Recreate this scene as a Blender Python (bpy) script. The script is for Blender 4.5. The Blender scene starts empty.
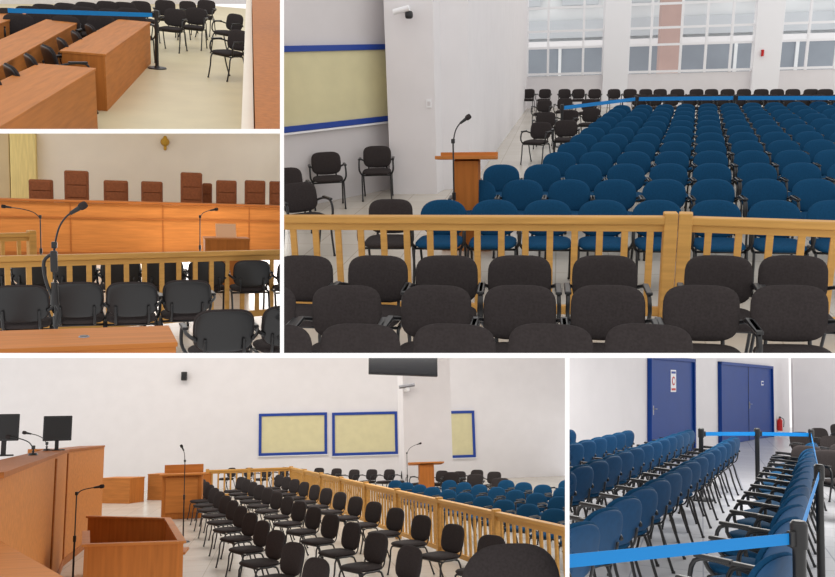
import bpy, bmesh, math, random
from mathutils import Vector, Matrix
random.seed(4)
F=800.0; CX=417.5; CY=288.5
sc=bpy.context.scene
sc.view_settings.view_transform='Standard'

# ------------------------------------------------------------ materials
def lin(c):
    c=c/255.0
    return c/12.92 if c<=0.04045 else ((c+0.055)/1.055)**2.4
def mat(name,rgb,rough=0.6,kind=None,var=0.12,scale=8.0,metal=0.0,spec=0.3):
    m=bpy.data.materials.new(name); m.use_nodes=True
    nt=m.node_tree; b=nt.nodes['Principled BSDF']
    col=tuple(lin(c) for c in rgb)+(1,)
    b.inputs['Base Color'].default_value=col
    b.inputs['Roughness'].default_value=rough
    b.inputs['Metallic'].default_value=metal
    b.inputs['Specular IOR Level'].default_value=spec
    if kind:
        tc=nt.nodes.new('ShaderNodeTexCoord'); mp=nt.nodes.new('ShaderNodeMapping')
        nz=nt.nodes.new('ShaderNodeTexNoise'); cr=nt.nodes.new('ShaderNodeValToRGB')
        nt.links.new(tc.outputs['Object'],mp.inputs['Vector'])
        nt.links.new(mp.outputs['Vector'],nz.inputs['Vector'])
        nt.links.new(nz.outputs['Fac'],cr.inputs['Fac'])
        nt.links.new(cr.outputs['Color'],b.inputs['Base Color'])
        nz.inputs['Scale'].default_value=scale
        if kind=='wood':
            mp.inputs['Scale'].default_value=(0.5,6,6) ; nz.inputs['Detail'].default_value=5
        elif kind=='woodv':
            mp.inputs['Scale'].default_value=(6,6,0.5) ; nz.inputs['Detail'].default_value=5
        else:
            nz.inputs['Detail'].default_value=3
        cr.color_ramp.elements[0].position=0.3; cr.color_ramp.elements[1].position=0.7
        cr.color_ramp.elements[0].color=tuple(c*(1-var) for c in col[:3])+(1,)
        cr.color_ramp.elements[1].color=tuple(min(1,c*(1+var)) for c in col[:3])+(1,)
    return m
M_WOOD=mat('wood_honey',(184,116,58),0.55,'wood',0.14,3,spec=0.12)
M_WOODV=mat('wood_honey_vertical',(174,106,50),0.55,'woodv',0.14,3,spec=0.12)
M_WOODD=mat('wood_brown',(156,92,44),0.55,'wood',0.14,3,spec=0.12)
M_RAIL=mat('wood_beech',(196,148,80),0.5,'wood',0.12,4,spec=0.2)
M_BLACK=mat('fabric_charcoal',(56,51,51),0.9,'n',0.15,60,spec=0.1)
M_BLUE=mat('fabric_blue',(20,66,100),0.85,'n',0.12,60,spec=0.1)
M_BLUES=mat('shell_blue',(18,68,108),0.55,'n',0.08,20,spec=0.3)
M_FRAME=mat('metal_black',(26,26,28),0.35,spec=0.5)
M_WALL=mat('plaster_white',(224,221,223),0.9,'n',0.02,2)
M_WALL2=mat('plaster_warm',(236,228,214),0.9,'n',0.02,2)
M_WALLG=mat('plaster_grey',(208,204,205),0.9,'n',0.02,2)  # light grey plaster for the left wall and switch plate
M_TAN=mat('plaster_tan',(196,176,140),0.9,'n',0.03,2)
M_YEL=mat('curtain_yellow',(226,206,140),0.8,'woodv',0.1,4)
M_FCREAM=mat('floor_cream',(212,199,164),0.4,'n',0.05,1.5,spec=0.2)
M_BLIND=mat('blind_cream',(212,204,164),0.8,'n',0.04,3)
M_BFRAME=mat('frame_blue',(34,66,150),0.45)
M_DOOR=mat('door_blue',(14,58,132),0.4,'n',0.05,2,spec=0.2)
M_BELT=mat('belt_blue',(16,130,205),0.6)
M_LEATHER=mat('leather_brown',(124,72,44),0.55,'n',0.15,20,spec=0.15)
M_WHITE=mat('paint_white',(235,235,238),0.6)
M_GOLD=mat('brass',(180,140,50),0.4,metal=0.5)
M_RED=mat('enamel_red',(190,30,28),0.35)
M_SCREEN=mat('screen_black',(20,22,28),0.2,spec=0.6)
M_PAPER=mat('paper_peach',(240,196,164),0.8)
M_STEEL=mat('steel',(150,150,155),0.3,metal=0.8)
M_OUTG=mat('facade_grey',(142,150,160),0.8,'n',0.08,0.6)
M_OUTM=mat('facade_pale',(196,202,208),0.8,'n',0.05,0.6)
M_OUTW=mat('facade_white',(226,230,233),0.8,'n',0.04,0.6)
M_PINK=mat('facade_pink',(184,158,152),0.8,'n',0.05,1)
def tilemat(name,c1,c2,c3,size):
    m=mat(name,c1,0.25,spec=0.45)
    nt=m.node_tree;b=nt.nodes['Principled BSDF']
    tc=nt.nodes.new('ShaderNodeTexCoord'); br=nt.nodes.new('ShaderNodeTexBrick')
    br.offset=0; br.inputs['Scale'].default_value=1.0
    br.inputs['Brick Width'].default_value=size; br.inputs['Row Height'].default_value=size
    br.inputs['Mortar Size'].default_value=0.007
    for k,c in (('Color1',c1),('Color2',c2),('Mortar',c3)):
        br.inputs[k].default_value=tuple(lin(q) for q in c)+(1,)
    nt.links.new(tc.outputs['Object'],br.inputs['Vector'])
    nt.links.new(br.outputs['Color'],b.inputs['Base Color'])
    return m
M_TILE=tilemat('floor_tile_white',(202,204,209),(209,210,215),(168,171,180),0.6)
M_FGREY=tilemat('floor_tile_beige',(190,183,172),(196,189,178),(170,162,150),0.6)

# ------------------------------------------------------------ rooms
def ray(x,y): return Vector((x-CX,-(y-CY),-F))
class Set: pass
def mkset(rect,xc,yh,h,xv):
    s=Set(); s.rect=rect; s.h=h; s.yh=yh
    yv=CY-(F*F+(xv-CX)*(xc-CX))/(yh-CY)
    u=ray(xv,yv); u.normalize()
    if u.y<0: u=-u
    f=ray(xc,yh).normalized(); f=(f-u*f.dot(u)).normalized(); r=f.cross(u).normalized()
    s.B=Matrix((r,f,u)).transposed(); s.BT=Matrix((r,f,u))
    return s
S1=mkset((0,0,280,129),140,-70,2.3,200)
S2=mkset((0,133.5,280,353),140,180,1.8,200)
S3=mkset((284,0,835,353),560,49,2.3,500)
S4=mkset((0,358,565,577),282,430,2.2,300)
S5=mkset((569.5,358,835,577),702,380,1.7,650)
W=S3.BT
CAM=Vector((0,0,S3.h))
for s in (S1,S2,S3,S4,S5):
    s.M=Matrix.Translation(CAM) @ (W@s.B).to_4x4() @ Matrix.Translation((0,0,-s.h))
    x0,y0,x1,y1=s.rect
    if x0<=0:x0=-40
    if y0<=0:y0=-40
    if x1>=835:x1=875
    if y1>=577:y1=617
    tl,tr,bl,br=[W@ray(*p) for p in ((x0,y0),(x1,y0),(x0,y1),(x1,y1))]
    cen=W@ray((x0+x1)/2,(y0+y1)/2)
    s.planes=[]
    for a,b in ((tl,bl),(tr,br),(tl,tr),(bl,br)):
        n=a.cross(b).normalized()
        if n.dot(cen)<0:n=-n
        s.planes.append(n)
def P(s,x,y,z=0.0):
    v=s.BT@ray(x,y)
    t=(z-s.h)/v.z
    return Vector((v.x*t,v.y*t,z))
def G(s,x,k,z=0.0):
    p=P(s,x,s.yh+s.h*k,0); p.z=z
    return p
def hit(s,x,y,A,Bp):
    v=s.BT@ray(x,y)
    d=Vector((Bp[0]-A[0],Bp[1]-A[1])); n=Vector((-d.y,d.x))
    t=(n.x*A[0]+n.y*A[1])/(n.x*v.x+n.y*v.y)
    q=Vector((v.x*t,v.y*t,s.h+v.z*t))
    return (Vector((q.x-A[0],q.y-A[1])).dot(d.normalized()), q.z, q)
def link(o): sc.collection.objects.link(o)
def add(s,name,me,loc=(0,0,0),yaw=0.0):
    Mw=s.M@Matrix.Translation(Vector(loc))@Matrix.Rotation(yaw,4,'Z')
    xs=[v.co for v in me.vertices]
    mn=Vector((min(v.x for v in xs),min(v.y for v in xs),min(v.z for v in xs)))
    mx=Vector((max(v.x for v in xs),max(v.y for v in xs),max(v.z for v in xs)))
    cs=[Mw@Vector((a,b,c))-CAM for a in(mn.x,mx.x) for b in(mn.y,mx.y) for c in(mn.z,mx.z)]
    cross=False
    for n in s.planes:
        d=[n.dot(c) for c in cs]
        if max(d)<=0: return None
        if min(d)<0: cross=True
    if cross:   # trim the piece where the room's partition stands
        bm=bmesh.new(); bm.from_mesh(me); bm.transform(Mw)
        for n in s.planes:
            g=bm.verts[:]+bm.edges[:]+bm.faces[:]
            if not g: break
            r=bmesh.ops.bisect_plane(bm,geom=g,plane_co=CAM,plane_no=n,clear_inner=True,dist=1e-6)
            ed=[e for e in r['geom_cut'] if isinstance(e,bmesh.types.BMEdge) and e.is_valid and len(e.link_faces)==1]
            if len(ed)>2:
                try: bmesh.ops.triangle_fill(bm,edges=ed,use_beauty=True)
                except Exception: pass
        if len(bm.faces)<6: bm.free(); return None
        bm.transform(Mw.inverted())
        m2=bpy.data.meshes.new(me.name+'_trim'); bm.to_mesh(m2); bm.free()
        for m in me.materials: m2.materials.append(m)
        me=m2
    o=bpy.data.objects.new(name,me); link(o); o.matrix_world=Mw
    return o

# ------------------------------------------------------------ mesh builder
class MB:
    def __init__(s): s.v=[];s.f=[];s.m=[];s.sm=[];s.mats=[]
    def mi(s,m):
        if m not in s.mats:s.mats.append(m)
        return s.mats.index(m)
    def addg(s,vs,fs,m,smooth=False,T=None):
        o=len(s.v); i=s.mi(m)
        for v in vs:
            v=Vector(v)
            s.v.append(T@v if T else v)
        for f in fs:
            s.f.append([o+k for k in f]); s.m.append(i); s.sm.append(smooth)
    def box(s,c,d,m,bev=0.0,T=None):
        bm=bmesh.new(); bmesh.ops.create_cube(bm,size=1)
        for v in bm.verts: v.co=Vector((v.co.x*d[0]+c[0],v.co.y*d[1]+c[1],v.co.z*d[2]+c[2]))
        if bev>0: bmesh.ops.bevel(bm,geom=bm.edges[:],offset=bev,segments=2,affect='EDGES',profile=0.5)
        bm.verts.index_update()
        s.addg([v.co.copy() for v in bm.verts],[[v.index for v in f.verts] for f in bm.faces],m,False,T)
        bm.free()
    def prism(s,poly,z0,z1,m):
        n=len(poly)
        a=sum(poly[i][0]*poly[(i+1)%n][1]-poly[(i+1)%n][0]*poly[i][1] for i in range(n))
        if a<0: poly=poly[::-1]
        vs=[(p[0],p[1],z0) for p in poly]+[(p[0],p[1],z1) for p in poly]
        fs=[list(range(n))[::-1],list(range(n,2*n))]+[[i,(i+1)%n,n+(i+1)%n,n+i] for i in range(n)]
        s.addg(vs,fs,m)
    def tube(s,pts,r,m,seg=8,curve=0,flat=1.0):
        pts=[Vector(p) for p in pts]
        if curve:
            q=[pts[0]]
            for i in range(len(pts)-1):
                p0=pts[max(i-1,0)];p1=pts[i];p2=pts[i+1];p3=pts[min(i+2,len(pts)-1)]
                for k in range(1,curve+1):
                    t=k/curve
                    q.append(0.5*((2*p1)+(p2-p0)*t+(2*p0-5*p1+4*p2-p3)*t*t+(3*p1-p0-3*p2+p3)*t**3))
            pts=q
        vs=[];fs=[];n=len(pts); up=None
        for i,p in enumerate(pts):
            t=(pts[min(i+1,n-1)]-pts[max(i-1,0)]).normalized()
            if up is None: up=Vector((1,0,0)) if abs(t.x)<0.8 else Vector((0,0,1))
            up=(up-t*up.dot(t)).normalized(); w=t.cross(up)
            for k in range(seg):
                a=2*math.pi*k/seg
                vs.append(p+up*math.cos(a)*r+w*math.sin(a)*r*flat)
        for i in range(n-1):
            for k in range(seg):
                k2=(k+1)%seg
                fs.append([i*seg+k,i*seg+k2,(i+1)*seg+k2,(i+1)*seg+k])
        fs.append(list(range(seg))[::-1]); fs.append([(n-1)*seg+k for k in range(seg)])
        s.addg(vs,fs,m,True)
    def cyl(s,p0,p1,r0,m,r1=None,seg=16):
        r1=r0 if r1 is None else r1
        p0=Vector(p0);p1=Vector(p1);t=(p1-p0).normalized()
        up=Vector((1,0,0)) if abs(t.x)<0.8 else Vector((0,0,1))
        up=(up-t*up.dot(t)).normalized(); w=t.cross(up)
        vs=[p+up*math.cos(2*math.pi*k/seg)*r+w*math.sin(2*math.pi*k/seg)*r for p,r in((p0,r0),(p1,r1)) for k in range(seg)]
        fs=[[k,(k+1)%seg,seg+(k+1)%seg,seg+k] for k in range(seg)]
        s.addg(vs,fs,m,True)
        s.addg(vs,[list(range(seg))[::-1],list(range(seg,2*seg))],m,False)
    def pad(s,w,h,t,n,m,T,curv=0.0,seg=32):
        rs=[0.45,0.78,0.92,0.985,1.0]
        prof=[]
        for r in rs[:-1]: prof.append((r, t/2*(1-r**6)**0.5))
        prof.append((1.0,0.0))
        rings=[(r,z) for r,z in prof]+[(r,-z) for r,z in prof[:-1][::-1]]
        vs=[(0,0,t/2)];fs=[]
        for r,z in rings:
            for k in range(seg):
                a=2*math.pi*k/seg; c=math.cos(a);d=math.sin(a)
                x=w/2*r*math.copysign(abs(c)**(2/n),c); y=h/2*r*math.copysign(abs(d)**(2/n),d)
                vs.append((x,y,z+curv*x*x))
        vs.append((0,0,-t/2)); L=len(rings)
        for k in range(seg):
            k2=(k+1)%seg
            fs.append([0,1+k,1+k2])
            for i in range(L-1):
                fs.append([1+i*seg+k,1+(i+1)*seg+k,1+(i+1)*seg+k2,1+i*seg+k2])
            fs.append([len(vs)-1,1+(L-1)*seg+k2,1+(L-1)*seg+k])
        s.addg(vs,fs,m,True,T)
    def mesh(s,name):
        me=bpy.data.meshes.new(name); me.from_pydata([tuple(v) for v in s.v],[],s.f)
        for m in s.mats: me.materials.append(m)
        me.polygons.foreach_set('material_index',s.m); me.polygons.foreach_set('use_smooth',s.sm)
        me.update(); return me
TR=Matrix.Translation
def RX(a): return Matrix.Rotation(a,4,'X')
def RZ(a): return Matrix.Rotation(a,4,'Z')

# ------------------------------------------------------------ chairs (face -Y)
def chair_mesh(fab,arms,n,bw,bh,zc,shell):
    b=MB()
    b.pad(0.47,0.45,0.075,4.0,fab,TR((0,-0.02,0.455)))
    tilt=math.radians(78)
    b.pad(bw,bh,0.055,n,fab,TR((0,0.235,zc))@RX(tilt),curv=0.35)
    b.pad(bw*0.95,bh*0.93,0.02,n,shell,TR((0,0.258,zc-0.003))@RX(tilt),curv=0.35)
    for sx in (-1,1):
        x=sx*0.235
        b.tube([(x,-0.25,0.0),(x,-0.2,0.22),(x,-0.17,0.40),(x,0.0,0.418),(x,0.12,0.40),(x,0.19,0.2),(x,0.27,0.0)],0.013,M_FRAME,8,3)
        b.cyl((x,-0.25,0.0),(x,-0.249,0.02),0.017,M_FRAME,seg=8)
        b.cyl((x,0.27,0.0),(x,0.268,0.02),0.017,M_FRAME,seg=8)
        b.tube([(sx*0.15,0.02,0.415),(sx*0.15,0.17,0.42),(sx*0.15,0.235,0.47),(sx*0.15,0.262,zc-0.06)],0.013,M_FRAME,8,3,0.6)
        if arms:
            x2=sx*0.275
            b.tube([(x,-0.12,0.41),(x2,-0.17,0.5),(x2,-0.14,0.635),(x2,0.0,0.66),(x2,0.16,0.64),(x2-sx*0.06,0.25,0.6)],0.015,M_FRAME,8,3,1.0)
            b.box((x2,-0.02,0.668),(0.045,0.24,0.024),M_FRAME,0.008)
    b.tube([(-0.235,-0.14,0.408),(0.235,-0.14,0.408)],0.012,M_FRAME)
    b.tube([(-0.235,0.11,0.405),(0.235,0.11,0.405)],0.012,M_FRAME)
    return b.mesh('visitor_chair')
CB=chair_mesh(M_BLACK,True,3.6,0.47,0.36,0.665,M_FRAME)
CBn=chair_mesh(M_BLACK,False,3.2,0.47,0.39,0.66,M_FRAME)
CU=chair_mesh(M_BLUE,True,2.5,0.49,0.38,0.65,M_BLUES)
def chair(s,me,p,yaw=0.0,name='visitor_chair'):
    return add(s,name,me,(p[0],p[1],0),yaw+random.uniform(-0.05,0.05))
def chair_top(s,me,x,y,yaw=0.0):
    p=P(s,x,y,0.84); d=Vector((math.sin(yaw),-math.cos(yaw)))
    return chair(s,me,(p.x+d.x*0.25,p.y+d.y*0.25),yaw)

# ------------------------------------------------------------ generic builders
def wall(s,name,A,Bp,z1,m=M_WALL,t=0.2,z0=0.0):
    A=Vector((A[0],A[1]));Bp=Vector((Bp[0],Bp[1])); d=(Bp-A);d.normalize()
    n=Vector((-d.y,d.x))
    if n.dot(A)<0:n=-n
    b=MB(); b.prism([A,Bp,Bp+n*t,A+n*t],z0,z1,m)
    return add(s,name,b.mesh(name))
def floor(s,m,y1):
    b=MB(); b.box((0,y1/2,-0.06),(y1*2.2,y1,0.12),m)
    add(s,'floor',b.mesh('floor'))
def rail(s,A,Bp,H=0.95,post0=True,post1=True,mid=0,name='wooden_railing'):
    A=Vector(A[:2]);Bp=Vector(Bp[:2]);d=Bp-A;L=d.length;yaw=math.atan2(d.y,d.x)
    b=MB()
    b.box((L/2,0,H-0.035),(L,0.10,0.065),M_RAIL,0.012)
    b.box((L/2,0,H-0.10),(L-0.05,0.04,0.06),M_RAIL,0.004)
    b.box((L/2,0,0.12),(L-0.05,0.05,0.08),M_RAIL,0.006)
    n=max(1,int(L/0.2))
    for i in range(1,n):
        b.box((i*L/n,0,(H-0.1+0.14)/2),(0.055,0.032,H-0.26),M_RAIL,0.004)
    ps=([0.05] if post0 else [])+([L-0.05] if post1 else [])+[L*k/(mid+1) for k in range(1,mid+1)]
    for x in ps: b.box((x,0,(H+0.03)/2),(0.11,0.115,H+0.03),M_RAIL,0.01)
    return add(s,name,b.mesh(name),(A.x,A.y,0),yaw)
def stand_mic(s,p,H,head,name='microphone_stand',z0=0.0):
    b=MB()
    if z0<=0:
        b.cyl((0,0,0),(0,0,0.025),0.14,M_FRAME,0.12,24)
    else: b.cyl((0,0,0),(0,0,0.03),0.06,M_FRAME,0.05)
    b.cyl((0,0,0.02),(0,0,H*0.55),0.014,M_FRAME); b.cyl((0,0,H*0.5),(0,0,H),0.009,M_FRAME)
    b.cyl((0,0,H*0.52),(0,0,H*0.58),0.022,M_FRAME)
    b.box((0,0,H),(0.04,0.04,0.05),M_FRAME,0.006)
    hx,hy,hz=head
    b.tube([(0,0,H-0.02),(hx*0.2,hy*0.2,H+hz*0.45),(hx*0.55,hy*0.55,H+hz*0.8),(hx,hy,H+hz)],0.007,M_FRAME,8,4)
    d=Vector((hx,hy,hz*0.4)).normalized(); e=Vector((hx,hy,H+hz))
    b.cyl(e-d*0.05,e+d*0.04,0.013,M_FRAME,0.02)
    b.pad(0.06,0.06,0.065,2.0,M_BLACK,TR(e+d*0.06)@d.to_track_quat('Z','Y').to_matrix().to_4x4(),seg=14)
    return add(s,name,b.mesh(name),(p[0],p[1],z0))
def lectern(s,p,H,w,yaw=0.0,name='lectern'):
    b=MB()
    b.box((0,0,0.03),(w*0.85,0.42,0.06),M_WOOD,0.006)
    b.box((0,0.0,H*0.5),(w*0.42,0.3,H-0.1),M_WOODV,0.006)
    T=TR((0,0,H-0.03))@RX(math.radians(-8))
    b.box((0,0,0),(w,0.5,0.04),M_WOOD,0.006,T)
    b.box((0,0.24,0.03),(w,0.02,0.08),M_WOOD,0.004,T)
    return add(s,name,b.mesh(name),(p[0],p[1],0),yaw)
def boxdesk(s,A,Bp,width,H,side=1,name='wooden_desk',m=M_WOOD,mf=M_WOODV):
    A=Vector(A[:2]);Bp=Vector(Bp[:2]);d=Bp-A;L=d.length;yaw=math.atan2(d.y,d.x)
    b=MB();w=width*side
    b.box((L/2,w/2,H-0.015),(L+0.02,width+0.02,0.03),m,0.005)
    b.box((L/2,0.012*side,(H-0.03)/2),(L,0.024,H-0.03),m,0.002)
    for x in (0.012,L-0.012,L/2): b.box((x,w/2,(H-0.03)/2),(0.024,width-0.03,H-0.032),mf)
    b.box((L/2,w*0.6,H-0.16),(L-0.05,width*0.6,0.02),m)
    return add(s,name,b.mesh(name),(A.x,A.y,0),yaw)
def panelwin(s,name,A,Bp,x0,y0,x1,y1,fr=0.07):
    u0,z1,_=hit(s,x0,y0,A,Bp);u1,z1b,_=hit(s,x1,y0,A,Bp);_,z0,_=hit(s,x0,y1,A,Bp);_,z0b,_=hit(s,x1,y1,A,Bp)
    z1=(z1+z1b)/2;z0=(z0+z0b)/2
    d=Vector((Bp[0]-A[0],Bp[1]-A[1]));yaw=math.atan2(d.y,d.x)
    n=Vector((-d.y,d.x)); sg=1 if n.dot(Vector(A[:2]))>0 else -1
    b=MB();w=u1-u0;h=z1-z0;y=-0.03*sg
    b.box((u0+w/2,y*0.5,z0+h/2),(w-fr,0.02,h-fr),M_BLIND)
    for zc in (z0+fr/2,z1-fr/2): b.box((u0+w/2,y,zc),(w,0.06,fr),M_BFRAME,0.006)
    for uc in (u0+fr/2,u1-fr/2): b.box((uc,y,z0+h/2),(fr,0.06,h-2*fr),M_BFRAME,0.006)
    b.box((u0+w/2,y*1.2,z0-0.02),(w+0.06,0.09,0.03),M_WHITE,0.004)
    return add(s,name,b.mesh(name),(A[0],A[1],0),yaw)
def belt_barrier(s,p,q=None,bz=0.93,name='belt_barrier_post',bw=0.055):
    b=MB()
    b.cyl((0,0,0),(0,0,0.02),0.17,M_FRAME,0.16,28); b.cyl((0,0,0.02),(0,0,0.05),0.06,M_FRAME,0.035)
    b.cyl((0,0,0.04),(0,0,0.9),0.032,M_FRAME); b.cyl((0,0,0.88),(0,0,1.0),0.042,M_FRAME,0.042,20)
    b.cyl((0,0,1.0),(0,0,1.015),0.042,M_FRAME,0.03,20)
    if q is not None:
        d=Vector((q[0]-p[0],q[1]-p[1]));L=d.length;a=math.atan2(d.y,d.x)
        b.box((L/2,0,bz),(L-0.08,0.004,bw),M_BELT,0,RZ(a))
        b.box((0.05,0,bz),(0.05,0.03,bw+0.02),M_FRAME,0.004,RZ(a))
    return add(s,name,b.mesh(name),(p[0],p[1],0))

# ============================================================ ROOM A : public hall
s=S3
floor(s,M_FGREY,36)
LA=P(s,230,221);LB=P(s,400,187)
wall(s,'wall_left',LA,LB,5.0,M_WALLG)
panelwin(s,'window_1',LA,LB,262,45,394,127,0.09)
ca=G(s,391,63); cb=G(s,437,63)
b=MB(); b.prism([ca[:2],cb[:2],(cb[0]+0.1,cb[1]+0.75),(ca[0]+0.0,ca[1]+0.75)],0,5.0,M_WALL)
add(s,'column',b.mesh('column'))
g6=G(s,470,60)
b=MB(); b.prism([(cb[0]-0.1,cb[1]+0.3),(g6[0],g6[1]),(g6[0],g6[1]+0.3),(cb[0],cb[1]+0.6)],0,5,M_WALL)
add(s,'wall_return',b.mesh('wall_return'))
c1=g6;c2=G(s,528,25)
wall(s,'wall_side',c1,c2,5.0,M_WALL)
b=MB(); b.box((0,0,0),(0.09,0.02,0.13),M_WHITE,0.004); b.box((0,-0.012,0),(0.05,0.008,0.07),M_WALLG,0.002)
_,z,q=hit(s,428,60,ca,cb); add(s,'light_switch',b.mesh('ls'),(q.x,q.y-0.01,1.5))
BY=34.0
def bx(x,y=60):
    v=s.BT@ray(x,y); return v.x/v.y*BY
def bz(y,x=680):
    v=s.BT@ray(x,y); return s.h+v.z/v.y*BY
zs=bz(73)
wall(s,'wall_back',(bx(515),BY),(bx(880),BY),zs,M_WALL)
b=MB()
for (xa,xb,cols) in ((527,603,[527,548,583,603]),(628,756,[628,650,680,705,730,756]),(779,880,[779,806,835,860,880])):
    for xx in cols: b.box((bx(xx),BY,(zs+5.2)/2),(0.09,0.12,5.2-zs),M_WHITE,0.01)
    for yy in (71,44,27,3): b.box(((bx(xa)+bx(xb))/2,BY,bz(yy)),(bx(xb)-bx(xa),0.1,0.09),M_WHITE)
add(s,'window_2',b.mesh('window_2'))
for nm,xa,xb in (('column',603,628),('column',752,779)):
    b=MB(); b.box(((bx(xa)+bx(xb))/2,BY,2.6),(bx(xb)-bx(xa),0.5,5.2),M_WHITE,0.01)
    add(s,nm,b.mesh(nm))
b=MB(); b.cyl((0,0,-0.09),(0,0,0.09),0.05,M_RED); b.box((0,0.02,0.12),(0.1,0.06,0.06),M_RED,0.01)
add(s,'fire_alarm_bell',b.mesh('fa'),(bx(760),BY-0.32,bz(56)))
b=MB(); b.box((8,46,3.0),(70,0.3,14),M_OUTW)
b.box((8,45.7,1.4),(70,0.2,2.0),M_OUTG); b.box((8,45.6,2.55),(70,0.2,0.3),M_WHITE,0.02)
b.box((8,45.7,3.3),(70,0.2,0.9),M_OUTM)
for i in range(20):
    b.box((-18+i*3.0,45.6,1.4),(0.16,0.2,2.0),M_OUTW); b.box((-17+i*3.0,45.6,5.2),(1.9,0.1,1.4),M_OUTM,0.02)
b.box((bx(667)*1.28,43,3),(1.0,1,14),M_PINK,0.02)
add(s,'neighbouring_building',b.mesh('nb'))
for i in range(26):
    x=530+i*16.5+random.uniform(-2,2)
    chair_top(s,CB,x,89,random.uniform(-.2,.2))
    if i>6: chair_top(s,CB,x-6,94.5,0)
for x,y in ((545,100),(565,98),(590,99),(546,112),(570,110),(592,108),(541,122),(566,120)):
    chair_top(s,CB,x,y,random.uniform(-.5,.5))
b1=P(s,636,99,0.93);b2=P(s,735,98,0.93);b3=P(s,850,98,0.93);b0=P(s,562,108,0.93)
belt_barrier(s,b0,b1,bw=0.09);belt_barrier(s,b1,b2,bw=0.10);belt_barrier(s,b2,b3,bw=0.10)
for k in range(12):
    y=s.yh+1.46*800/(7.75+1.25*k)
    p0=P(s,703,y,0.84)
    for c in range(-14,14):
        X=p0.x+c*0.54+0.12
        edge=P(s,500,165,0.84); e2=P(s,612,104,0.84)
        t=(p0.y-edge.y)/(e2.y-edge.y); lim=edge.x+(e2.x-edge.x)*t
        if k==0:
            me=CU if X>P(s,405,204,0.84).x else CB
            if X<P(s,345,204,0.84).x: continue
        else:
            me=CU
            if X<lim: continue
        chair(s,me,(X,p0.y-0.25),0)
r0=P(s,270,215,0.95);r1=P(s,677,216,0.95);r3=P(s,870,222,0.95)
r2=Vector((r1.x+0.02,r1.y,0))
rail(s,r0,r1,post0=False); rail(s,r2,r3,post1=False)
lp=G(s,468,86); lectern(s,lp,1.12,0.70)
mp=G(s,455,92); stand_mic(s,mp,1.36,(0.12,0.02,0.22))
for x,y,yw in ((326,152,0.3),(377,146,0.15),(284,168,0.5),(296,183,0.7)): chair_top(s,CB,x,y,yw)
for y,xs in ((256,[303,377,448,521,606,718,793]),(286,[262,348,435,521,609,702,792]),(325,[272,360,453,549,647])):
    for x in xs: chair_top(s,CB,x,y,0)
b=MB(); b.box((0,0,0),(0.06,0.2,0.06),M_WHITE,0.01); b.cyl((-0.14,-0.12,-0.02),(0.12,-0.16,0.03),0.045,M_WHITE); b.pad(0.13,0.13,0.12,2,M_FRAME,TR((0.1,-0.1,-0.07)),seg=16)
_,z,q=hit(s,405,11,ca,cb); add(s,'security_camera',b.mesh('cam'),(q.x,q.y-0.11,z))

# ============================================================ ROOM B : lawyers' desks
s=S1
floor(s,M_FCREAM,32)
wl=P(s,-60,4);wr=P(s,300,4)
wall(s,'wall_back',wl,wr,3.0,M_WALL)
def D(A,Bp,w): return boxdesk(s,P(s,*A,0.75),P(s,*Bp,0.75),w,0.75,1)
D((105,54),(150,22),0.55)
D((-25,141),(95,68),0.62)
D((-30,82),(78,22),0.5)
D((-30,34),(30,12),0.5)
for x,y in ((90,24),(76,31),(62,38),(47,45),(30,54),(10,64),(-8,72)): chair_top(s,CB,x,y,-1.2+3.14)
for x,y in ((18,14),(38,12),(58,11),(75,10),(92,11),(110,9),(128,8),(176,9),(196,8),(45,4),(66,3),(86,2),(106,1),(187,1),(207,0),(140,1),(165,0),(100,15),(118,14),(134,13),(8,8),(28,6),(124,2),(84,7),(66,16)):
    chair_top(s,CB,x,y,random.uniform(-.6,.6))
chair_top(s,CB,236,14,-0.9); chair_top(s,CB,239,30,-0.9)
pp=P(s,156,11,1.0); pq=P(s,5,9,0.95); belt_barrier(s,pp,pq,bw=0.07)
e1=P(s,252,-5,1.1);e2=P(s,256,140,1.1);e3=P(s,330,140,1.1);e4=P(s,300,-5,1.1)
b=MB(); b.prism([e1[:2],e2[:2],e3[:2],e4[:2]],0,1.1,M_WOODV)
add(s,'wooden_bench_partition',b.mesh('bp'))
b=MB(); b.prism([(e1[0]-0.14,e1[1]),(e2[0]-0.10,e2[1]),(e2[0]-0.01,e2[1]),(e1[0]-0.01,e1[1])],0,1.02,M_WALL2)
add(s,'trim_1',b.mesh('t'))

# ============================================================ ROOM C : judges' bench
s=S2
floor(s,M_FGREY,25)
wy=G(s,140,36).y
wall(s,'wall_back',(-7,wy),(9,wy),3.8,M_WALL2)
xq=lambda x:(G(s,x,36).x)
b=MB(); b.box(((xq(12)+xq(38))/2,wy-0.15,1.9),(xq(38)-xq(12),0.3,3.8),M_YEL,0.02)
add(s,'curtain',b.mesh('c'))
b=MB(); b.box((xq(0)-0.2,wy-0.1,1.9),(0.9,0.2,3.8),M_TAN,0.02); add(s,'trim_1',b.mesh('t'))
dy=G(s,140,43).y
b=MB()
b.box((0.5,dy+1.6,0.2),(13,3.2,0.4),M_WOODD)
b.box((0.5,dy+0.02,0.62),(13,0.05,1.24),M_WOOD)
for i in range(7): b.box((-5.5+i*2,dy-0.012,0.62),(0.02,0.02,1.2),M_WOODD)
b.box((0.5,dy+0.25,1.27),(13,0.65,0.05),M_WOODD,0.01)
b.box((0.5,dy-0.02,0.9),(13,0.03,0.03),M_WOODD)
b.box((0.5,dy-0.02,0.06),(13,0.04,0.12),M_WOODD)
add(s,'judges_bench',b.mesh('judges_bench'))
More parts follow.
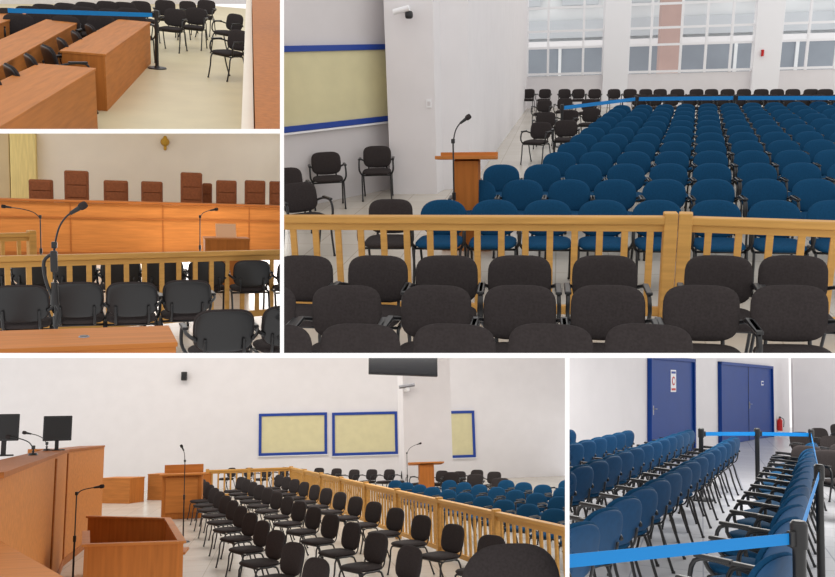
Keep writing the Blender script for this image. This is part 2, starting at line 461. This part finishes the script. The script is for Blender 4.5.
def judge_chair(w,top):
    b=MB(); z0=0.55; h=top-z0
    b.box((0,0,0.5),(w*0.96,0.5,0.12),M_LEATHER,0.04)
    b.box((0,-0.27,z0+h/2),(w,0.11,h),M_LEATHER,0.045)
    b.box((0,-0.335,z0+h*0.52),(w*0.82,0.03,h*0.8),M_LEATHER,0.014)
    for i in range(3): b.box((0,-0.205,z0+h*(0.2+i*0.3)),(w*0.8,0.03,h*0.28),M_LEATHER,0.014)
    for sx in (-1,1):
        b.box((sx*w*0.52,0,0.72),(0.07,0.42,0.06),M_LEATHER,0.02); b.box((sx*w*0.52,0.1,0.6),(0.04,0.06,0.22),M_FRAME)
    b.cyl((0,0,0.08),(0,0,0.45),0.03,M_FRAME)
    for k in range(5):
        a=k*math.tau/5; b.tube([(0,0,0.1),(0.28*math.cos(a),0.28*math.sin(a),0.05)],0.02,M_FRAME); b.cyl((0.28*math.cos(a),0.28*math.sin(a),0),(0.28*math.cos(a),0.28*math.sin(a),0.05),0.025,M_FRAME)
    return b.mesh('judge_chair')
jy=dy+1.35
for x0,x1,y in ((27,52,179),(63,88,170),(103,128,180),(141,163,181),(181,203,172),(203,213,183),(217,238,180),(246,267,180),(271,292,181)):
    va=s.BT@ray(x0,y); vb=s.BT@ray(x1,y)
    Y=jy+(0.6 if x0==203 else 0)
    xa=va.x/va.y*Y; xb=vb.x/vb.y*Y; z=s.h+va.z/va.y*Y
    add(s,'judge_chair',judge_chair(xb-xa,z-0.4),((xa+xb)/2,Y,0.4),math.pi)
b=MB(); b.cyl((0,0.01,0),(0,-0.05,0),0.12,M_GOLD,0.10,24); b.box((0,-0.05,-0.17),(0.08,0.05,0.12),M_GOLD,0.02); b.pad(0.14,0.30,0.1,2.2,M_GOLD,TR((0,-0.08,0.02))@RX(math.pi/2),seg=20)
v=s.BT@ray(165,142); add(s,'wall_emblem',b.mesh('e'),(v.x/v.y*wy,wy-0.02,s.h+v.z/v.y*wy))
lp=G(s,226,60)
b=MB(); b.box((0,0,0.86),(0.75,0.5,0.03),M_WOOD,0.005); b.box((0,-0.22,0.43),(0.7,0.03,0.85),M_WOODV)
for sx in(-1,1): b.box((sx*0.35,0,0.43),(0.03,0.46,0.85),M_WOODV)
b.box((0.0,0,0.0),(0.34,0.30,0.02),M_PAPER,0,TR((0.0,0.05,0.98))@RX(math.radians(50)))
b.box((0,0.15,0.93),(0.3,0.03,0.14),M_WOODD)
add(s,'witness_stand',b.mesh('ws'),(lp.x,lp.y,0))
rail(s,G(s,-30,66),G(s,36,63),0.95,name='wooden_railing')
stand_mic(s,G(s,200,58),1.2,(0.22,0,0.12))
stand_mic(s,G(s,42,62),1.18,(-0.45,0,0.14))
rail(s,P(s,-15,256,0.95),P(s,300,249,0.95),0.95,post0=False,post1=False)
for i in range(9):
    g=G(s,-8+i*43,80); chair(s,CB,(g.x,g.y+0.15),math.pi)
for x,y in ((20,284),(76,281),(131,281),(186,279)):
    p=P(s,x,y,0.84); chair(s,CB,(p.x,p.y+0.2),math.pi)
for x,y in ((222,308),(288,304)):
    p=P(s,x,y,0.84); chair(s,CB,(p.x,p.y+0.2),math.pi+0.05)
A=P(s,-30,350,0.78);Bq=P(s,176,342,0.78)
boxdesk(s,A,Bq,0.62,0.78,1,'wooden_desk')
b=MB()
gp=P(s,84,337,0.78); b.cyl((0,0,0),(0,0,0.006),0.035,M_STEEL,0.03,20); b.cyl((0,0,0.004),(0,0,0.009),0.026,M_FRAME,0.026,20)
add(s,'cable_grommet',b.mesh('cg'),(gp.x,gp.y,0.781))
mp=G(s,58,128)
v=s.BT@ray(58,245); H=s.h+v.z/v.y*mp.y
v2=s.BT@ray(76,210); hz=s.h+v2.z/v2.y*mp.y; hx=v2.x/v2.y*mp.y-mp.x
stand_mic(s,mp,H,(hx,0,hz-H))
b=MB(); b.box((0,0,H-0.12),(0.05,0.045,0.16),M_FRAME,0.01); b.tube([(0.02,0,H-0.05),(-0.07,0.02,H-0.12),(-0.05,0,H-0.3),(0.03,0,H-0.5),(0.0,0,H-0.62),(0.02,0,0.8)],0.013,M_FRAME,8,5)
b.cyl((0,0,H-0.45),(0,0,H-0.28),0.032,M_FRAME,0.024)
add(s,'microphone_cable',b.mesh('mc'),(mp.x,mp.y-0.05,0))

# ============================================================ ROOM D : side view of courtroom
s=S4
floor(s,M_FGREY,36)
wy=800/24.0
def wX(x,y=440,Y=None):
    v=s.BT@ray(x,y); Y=Y or wy; return v.x/v.y*Y
def wZ(y,x=282,Y=None):
    v=s.BT@ray(x,y); Y=Y or wy; return s.h+v.z/v.y*Y
WA=(-20,wy+0.3);WB=(20,wy-0.3)
wall(s,'wall_back',WA,WB,7.5,M_WALL)
panelwin(s,'window_1',WA,WB,259,413,327,455,0.11)
panelwin(s,'window_2',WA,WB,332,412,397,455,0.11)
panelwin(s,'window_3',WA,WB,430,411,474,458,0.11)
Yc=26.0
b=MB(); b.prism([(wX(404,Y=Yc),Yc),(wX(452,Y=Yc),Yc),(wX(452,Y=Yc),Yc+1.2),(wX(404,Y=Yc),Yc+1.2)],0,7,M_WALL)
add(s,'column',b.mesh('column'))
b=MB(); b.box((0,0,0),(0.22,0.2,0.34),M_FRAME,0.02); b.cyl((0,-0.1,0),(0,-0.115,0),0.08,M_SCREEN); add(s,'wall_speaker',b.mesh('sp'),(wX(183),wy-0.12,wZ(375)))
ty=20.0
b=MB(); T=Matrix.Rotation(math.radians(3),4,'Y')@RX(math.radians(-12))
b.box((0,0,0),(1.75,0.08,1.0),M_SCREEN,0.015,T); b.box((0,-0.045,0),(1.66,0.01,0.92),M_SCREEN,0,T)
b.cyl((0,0.1,0.3),(0,0.1,3.0),0.03,M_WHITE); b.box((0.0,0.15,-0.1),(0.4,0.14,0.3),M_FRAME,0.01)
add(s,'television',b.mesh('tv'),(wX(405,Y=ty),ty,wZ(377,405,ty)+0.52))
b=MB(); b.box((0,0.15,0),(0.2,0.4,0.06),M_FRAME,0.01); b.cyl((-0.25,-0.05,-0.02),(0.25,-0.05,0.05),0.06,M_STEEL); b.pad(0.2,0.2,0.16,2,M_WHITE,TR((0,0,-0.1)),seg=16)
add(s,'security_camera',b.mesh('sc'),(wX(406,Y=Yc),Yc-0.37,wZ(387,406,Yc)))
A=G(s,100,48);Bq=G(s,62,62);C=G(s,-20,160)
zt=1.96
b=MB()
def pan(p,q,z0,z1,t,m,over=0.0):
    p=Vector(p[:2]);q=Vector(q[:2]);d=(q-p).normalized();n=Vector((-d.y,d.x))
    if n.x>0:n=-n
    b.prism([p-n*over,q-n*over,q+n*t,p+n*t],z0,z1,m)
pan(A,Bq,0,zt-0.04,0.08,M_WOOD);pan(Bq,C,0,zt-0.04,0.08,M_WOOD)
pan(A,Bq,zt-0.04,zt,0.5,M_WOODD,0.03);pan(Bq,C,zt-0.04,zt,0.4,M_WOODD,0.03)
for t in (0.0,0.35):
    q=Vector(Bq[:2]).lerp(Vector(C[:2]),t); b.box((q.x,q.y,zt/2-0.03),(0.05,0.04,zt-0.08),M_WOODD)
pan(Bq,C,0,0.12,0.1,M_WOODD,0.02);pan(A,Bq,0,0.12,0.1,M_WOODD,0.02)
b.box((A.x-0.8,A.y+0.04,zt/2-0.02),(1.6,0.08,zt-0.04),M_WOOD)
add(s,'judges_bench',b.mesh('jb'))
def monitor(x0,x1,k,yaw):
    Y=800/k
    w=wX(x1,Y=Y)-wX(x0,Y=Y)
    b=MB(); b.box((0,0,0.36),(w,0.04,w*0.66+0.12),M_SCREEN,0.01); b.box((0,-0.021,0.36),(w-0.03,0.004,w*0.66+0.08),M_FRAME)
    b.box((0,0.03,0.1),(0.06,0.03,0.2),M_FRAME); b.box((0,0.02,0.01),(0.24,0.2,0.02),M_FRAME,0.005)
    add(s,'computer_monitor',b.mesh('mon'),((wX(x0,Y=Y)+wX(x1,Y=Y))/2,Y,zt),yaw)
monitor(43,71,56,0.3); monitor(-10,18,72,0.3)
stand_mic(s,G(s,40,66),0.12,(-0.3,0,0.17),'desk_microphone',zt)
stand_mic(s,G(s,24,85),0.10,(-0.25,0,0.13),'desk_microphone',zt)
d1=P(s,-15,532,1.5);d2=P(s,64,577,1.5);d3=P(s,64,640,1.5);d4=P(s,-60,640,1.5)
b=MB(); b.prism([d1[:2],d2[:2],d3[:2],d4[:2]],1.46,1.5,M_WOOD); b.prism([d1[:2],d2[:2],(d2.x-0.03,d2.y-0.1),(d1.x-0.03,d1.y-0.1)],0,1.46,M_WOODD)
add(s,'wooden_desk',b.mesh('fd'))
q1=P(s,88,516,0.9);q2=P(s,166,518,0.9);q3=P(s,180,541,0.9);q4=P(s,88,544,0.9)
b=MB()
def seg(p,q,z1=0.9,t=0.04):
    p=Vector(p[:2]);q=Vector(q[:2]);d=(q-p).normalized();n=Vector((-d.y,d.x))*t
    b.prism([p,q,q+n,p+n],0,z1-0.03,M_WOODV); b.prism([p-n*0.6-d*0.02,q-n*0.6+d*0.02,q+n*1.8+d*0.02,p+n*1.8-d*0.02],z1-0.03,z1,M_WOOD)
seg(q1,q2);seg(q2,q3);seg(q4,q3)
seg((q4.x,q4.y),(q4.x*0.6+q1.x*0.4,q4.y*0.6+q1.y*0.4))
b.box(((q4.x+q3.x)/2,q4.y*0.7+q1.y*0.3,0.62),(1.0,0.5,0.03),M_WOOD)
add(s,'witness_box',b.mesh('wb'))
stand_mic(s,G(s,72,75),1.38,(0.28,0,0.08)); stand_mic(s,G(s,183,51),1.62,(-0.05,0,0.25))
boxdesk(s,P(s,101,478,0.8),P(s,130,478,0.8),0.7,0.8,1)
boxdesk(s,P(s,148,474,0.85),P(s,200,474,0.85),0.6,0.85,1)
b=MB(); b.box((0,0,0.55),(1.0,0.45,1.1),M_WOODV,0.01); b.box((0,-0.03,1.12),(1.12,0.6,0.05),M_WOOD,0.008); b.box((0,-0.235,0.6),(0.8,0.03,0.9),M_WOOD,0.005); b.box((0,0.22,1.24),(1.0,0.03,0.24),M_WOOD,0.004)
lp=G(s,182,40); add(s,'lectern',b.mesh('lec'),(lp.x,lp.y,0))
C0=P(s,291,467,0.95);E0=P(s,580,529,0.95);L0=P(s,206,470,0.95)
rail(s,C0,E0,mid=7,post1=False); rail(s,L0,C0,post1=False,mid=1)
d=Vector((E0.x-C0.x,E0.y-C0.y)); d.normalize(); nrm=Vector((d.y,-d.x))
if nrm.x>0:nrm=-nrm
face=math.radians(-60)
for r,off in ((0,1.05),(1,2.25),(2,3.4)):
    for i in range(13):
        t=2.6+i*1.32+(0.35*r)
        q=Vector(C0[:2])+d*t+nrm*off
        if q.y<7.6: continue
        chair(s,CBn,q,face)
for i in range(16):
    chair_top(s,CB,232+i*17.5,467+0.25*i+random.uniform(-1,1),-0.8)
for x,y in ((105,464),(118,463),(140,463),(150,464),(475,474),(452,472),(500,478)): chair_top(s,CB,x,y,-0.4)
for j in range(4):
    for i in range(14):
        q=Vector(C0[:2])+d*(6.5+i*0.95)-nrm*(1.2+j*1.15)
        if q.y>22-j*1.0: continue
        chair(s,CU,q,math.radians(-50))
lp=G(s,427,33); lectern(s,lp,1.15,1.0); stand_mic(s,G(s,408,34),1.45,(0.35,0,0.25))
b=MB(); b.pad(0.66,0.75,0.10,3.0,M_BLACK,TR((0,-0.22,1.09))@RX(math.radians(98)),0.25); b.pad(0.55,0.52,0.11,4,M_BLACK,TR((0,0.05,0.52)))
b.cyl((0,0.05,0.08),(0,0.05,0.5),0.03,M_FRAME); b.box((0,-0.2,0.65),(0.08,0.05,0.3),M_FRAME,0.01)
for k in range(5):
    a=k*math.tau/5; b.tube([(0,0.05,0.1),(0.3*math.cos(a),0.05+0.3*math.sin(a),0.05)],0.02,M_FRAME); b.cyl((0.3*math.cos(a),0.05+0.3*math.sin(a),0),(0.3*math.cos(a),0.05+0.3*math.sin(a),0.05),0.03,M_FRAME)
g=G(s,508,158); add(s,'office_chair',b.mesh('oc'),(g.x,g.y,0))

# ============================================================ ROOM E : doors & blue rows
s=S5
floor(s,M_TILE,34)
A=G(s,670,44);Bq=G(s,745,36); dd=Vector((Bq.x-A.x,Bq.y-A.y))
WA=(A.x-dd.x*1.6,A.y-dd.y*1.6);WB=(A.x+dd.x*1.9,A.y+dd.y*1.9)
wall(s,'wall_back',WA,WB,4.2,M_WALL)
g1=G(s,794,33)
wall(s,'wall_right',(g1.x,g1.y),(g1.x+5,g1.y+0.4),4.2,M_WALL,0.3)
def door(name,x0,x1,dbl):
    u0,_,_=hit(s,x0,430,WA,WB);u1,_,_=hit(s,x1,430,WA,WB)
    yaw=math.atan2(WB[1]-WA[1],WB[0]-WA[0]); w=u1-u0;H=2.2
    b=MB(); uc=(u0+u1)/2
    for x in (u0+0.04,u1-0.04): b.box((x,-0.055,H/2),(0.08,0.1,H),M_DOOR,0.006)
    b.box((uc,-0.055,H-0.04),(w,0.1,0.08),M_DOOR,0.006)
    b.box((uc,-0.03,H/2-0.03),(w-0.16,0.05,H-0.08),M_DOOR,0.004)
    if dbl: b.box((uc,-0.058,H/2-0.03),(0.02,0.012,H-0.1),M_FRAME)
    hx=uc+0.07 if dbl else u0+0.2
    b.box((hx,-0.06,1.02),(0.05,0.02,0.2),M_STEEL,0.005); b.tube([(hx,-0.06,1.05),(hx,-0.1,1.05),(hx+0.12,-0.1,1.05)],0.01,M_STEEL)
    sx=uc+w*(0.0 if not dbl else 0.28)
    if dbl:
        b.box((sx,-0.06,1.66),(0.26,0.008,0.13),M_WHITE,0.002); b.box((sx,-0.066,1.66),(0.2,0.006,0.07),M_BFRAME)
    else:
        b.box((sx,-0.06,1.66),(0.34,0.008,0.5),M_WHITE,0.002); b.cyl((sx,-0.062,1.66),(sx,-0.07,1.66),0.10,M_RED,seg=24)
        b.cyl((sx,-0.068,1.66),(sx,-0.073,1.66),0.065,M_WHITE,seg=24); b.box((sx,-0.066,1.85),(0.26,0.006,0.05),M_BFRAME); b.box((sx,-0.066,1.47),(0.26,0.006,0.05),M_RED)
    add(s,name,b.mesh(name),(WA[0],WA[1],0),yaw)
door('door_1',647,692,False);door('door_2',718,771,True)
u,z,q=hit(s,779,424,WA,WB)
b=MB(); b.cyl((0,0,-0.2),(0,0,0.13),0.08,M_RED); b.cyl((0,0,0.13),(0,0,0.2),0.08,M_RED,0.03); b.box((0,0,0.23),(0.06,0.1,0.05),M_FRAME,0.01); b.tube([(0.03,0,0.22),(0.12,0,0.15),(0.11,0,-0.08)],0.012,M_FRAME,8,4); b.box((0,0.09,0),(0.06,0.03,0.3),M_FRAME)
add(s,'fire_extinguisher',b.mesh('fe'),(q.x,q.y-0.3,z))
vp=s.BT@ray(830,380); v=Vector((vp.x,vp.y)).normalized(); hd=math.atan2(v.y,v.x)-math.pi/2
rt=Vector((v.y,-v.x))
for X0,n0,n1 in ((-0.5,4.7,13.5),(-1.6,4.3,14.0),(-2.45,4.9,15),(-3.25,6.2,14),(-4.05,8,13)):
    t=n0
    while t<n1:
        q=v*t+rt*X0
        chair(s,CU,(q.x,q.y),hd+math.radians(-112))
        t+=0.62
for x,y in ((800,432),(818,428),(833,436),(808,446),(826,450),(838,424),(846,444)): chair_top(s,CB,x,y,random.uniform(-.8,.8))
a1=P(s,799,538,0.93);a0=P(s,520,566,0.93);a2=P(s,819,466,1.0);a3=P(s,811,430,1.0);a4=P(s,757,429,1.0);a5=P(s,701,429,1.0)
belt_barrier(s,a1,a0); belt_barrier(s,a2,a1); belt_barrier(s,a3,a2); belt_barrier(s,a4,a3); belt_barrier(s,a5,a4)

# ============================================================ white partitions between the rooms
M_PART=mat('partition_white',(250,250,250),0.9,spec=0.0)
def part(name,x0,y0,x1,y1,n=2.0,f=3.3):
    b=MB(); vs=[]
    for dpt in (n,f):
        for x,y in ((x0,y0),(x1,y0),(x1,y1),(x0,y1)):
            vs.append(CAM+(W@ray(x,y))*(dpt/F))
    b.addg(vs,[[0,1,2,3],[7,6,5,4],[0,4,5,1],[1,5,6,2],[2,6,7,3],[3,7,4,0]],M_PART)
    me=b.mesh(name); bm=bmesh.new(); bm.from_mesh(me); bmesh.ops.recalc_face_normals(bm,faces=bm.faces[:]); bm.to_mesh(me); bm.free()
    o=bpy.data.objects.new(name,me); link(o)
part('wall_partition_upper',280,-60,284,353)
part('wall_partition_left',-60,129,280,133.5)
part('wall_partition_middle',-60,353,895,358)
part('wall_partition_lower',565,358,569.5,640)

# ============================================================ light
w=bpy.data.worlds.new('World'); sc.world=w; w.use_nodes=True
w.node_tree.nodes['Background'].inputs['Color'].default_value=(1.0,0.98,0.96,1)
w.node_tree.nodes['Background'].inputs['Strength'].default_value=1.14
def area(s,name,p,size,e,col=(1,0.97,0.93)):
    l=bpy.data.lights.new(name,'AREA'); l.shape='RECTANGLE'; l.size=size[0]; l.size_y=size[1]; l.energy=e; l.color=col
    o=bpy.data.objects.new(name,l); link(o); o.matrix_world=s.M@TR(Vector(p))
area(S2,'hidden_fill_light',(-0.5,17.8,3.75),(7,1.2),190,(1,0.98,0.96))
area(S4,'hidden_fill_light',(2,18,6.2),(10,4),700)  # added fill lamp, hidden by the floor of the room above
area(S4,'hidden_fill_light',(0,27,8.6),(16,4),750)  # second added lamp, out of view, brightens the back wall
area(S5,'hidden_fill_light',(1,12,3.2),(5,2),280)  # unseen fill added to lift the doors and blue rows

cam=bpy.data.cameras.new('camera'); co=bpy.data.objects.new('camera',cam); link(co)
cam.sensor_width=36; cam.lens=36*F/835.0; cam.clip_start=0.05; cam.clip_end=300
co.matrix_world=TR(CAM)@W.to_4x4()
sc.camera=co
print('objs',len(bpy.data.objects))
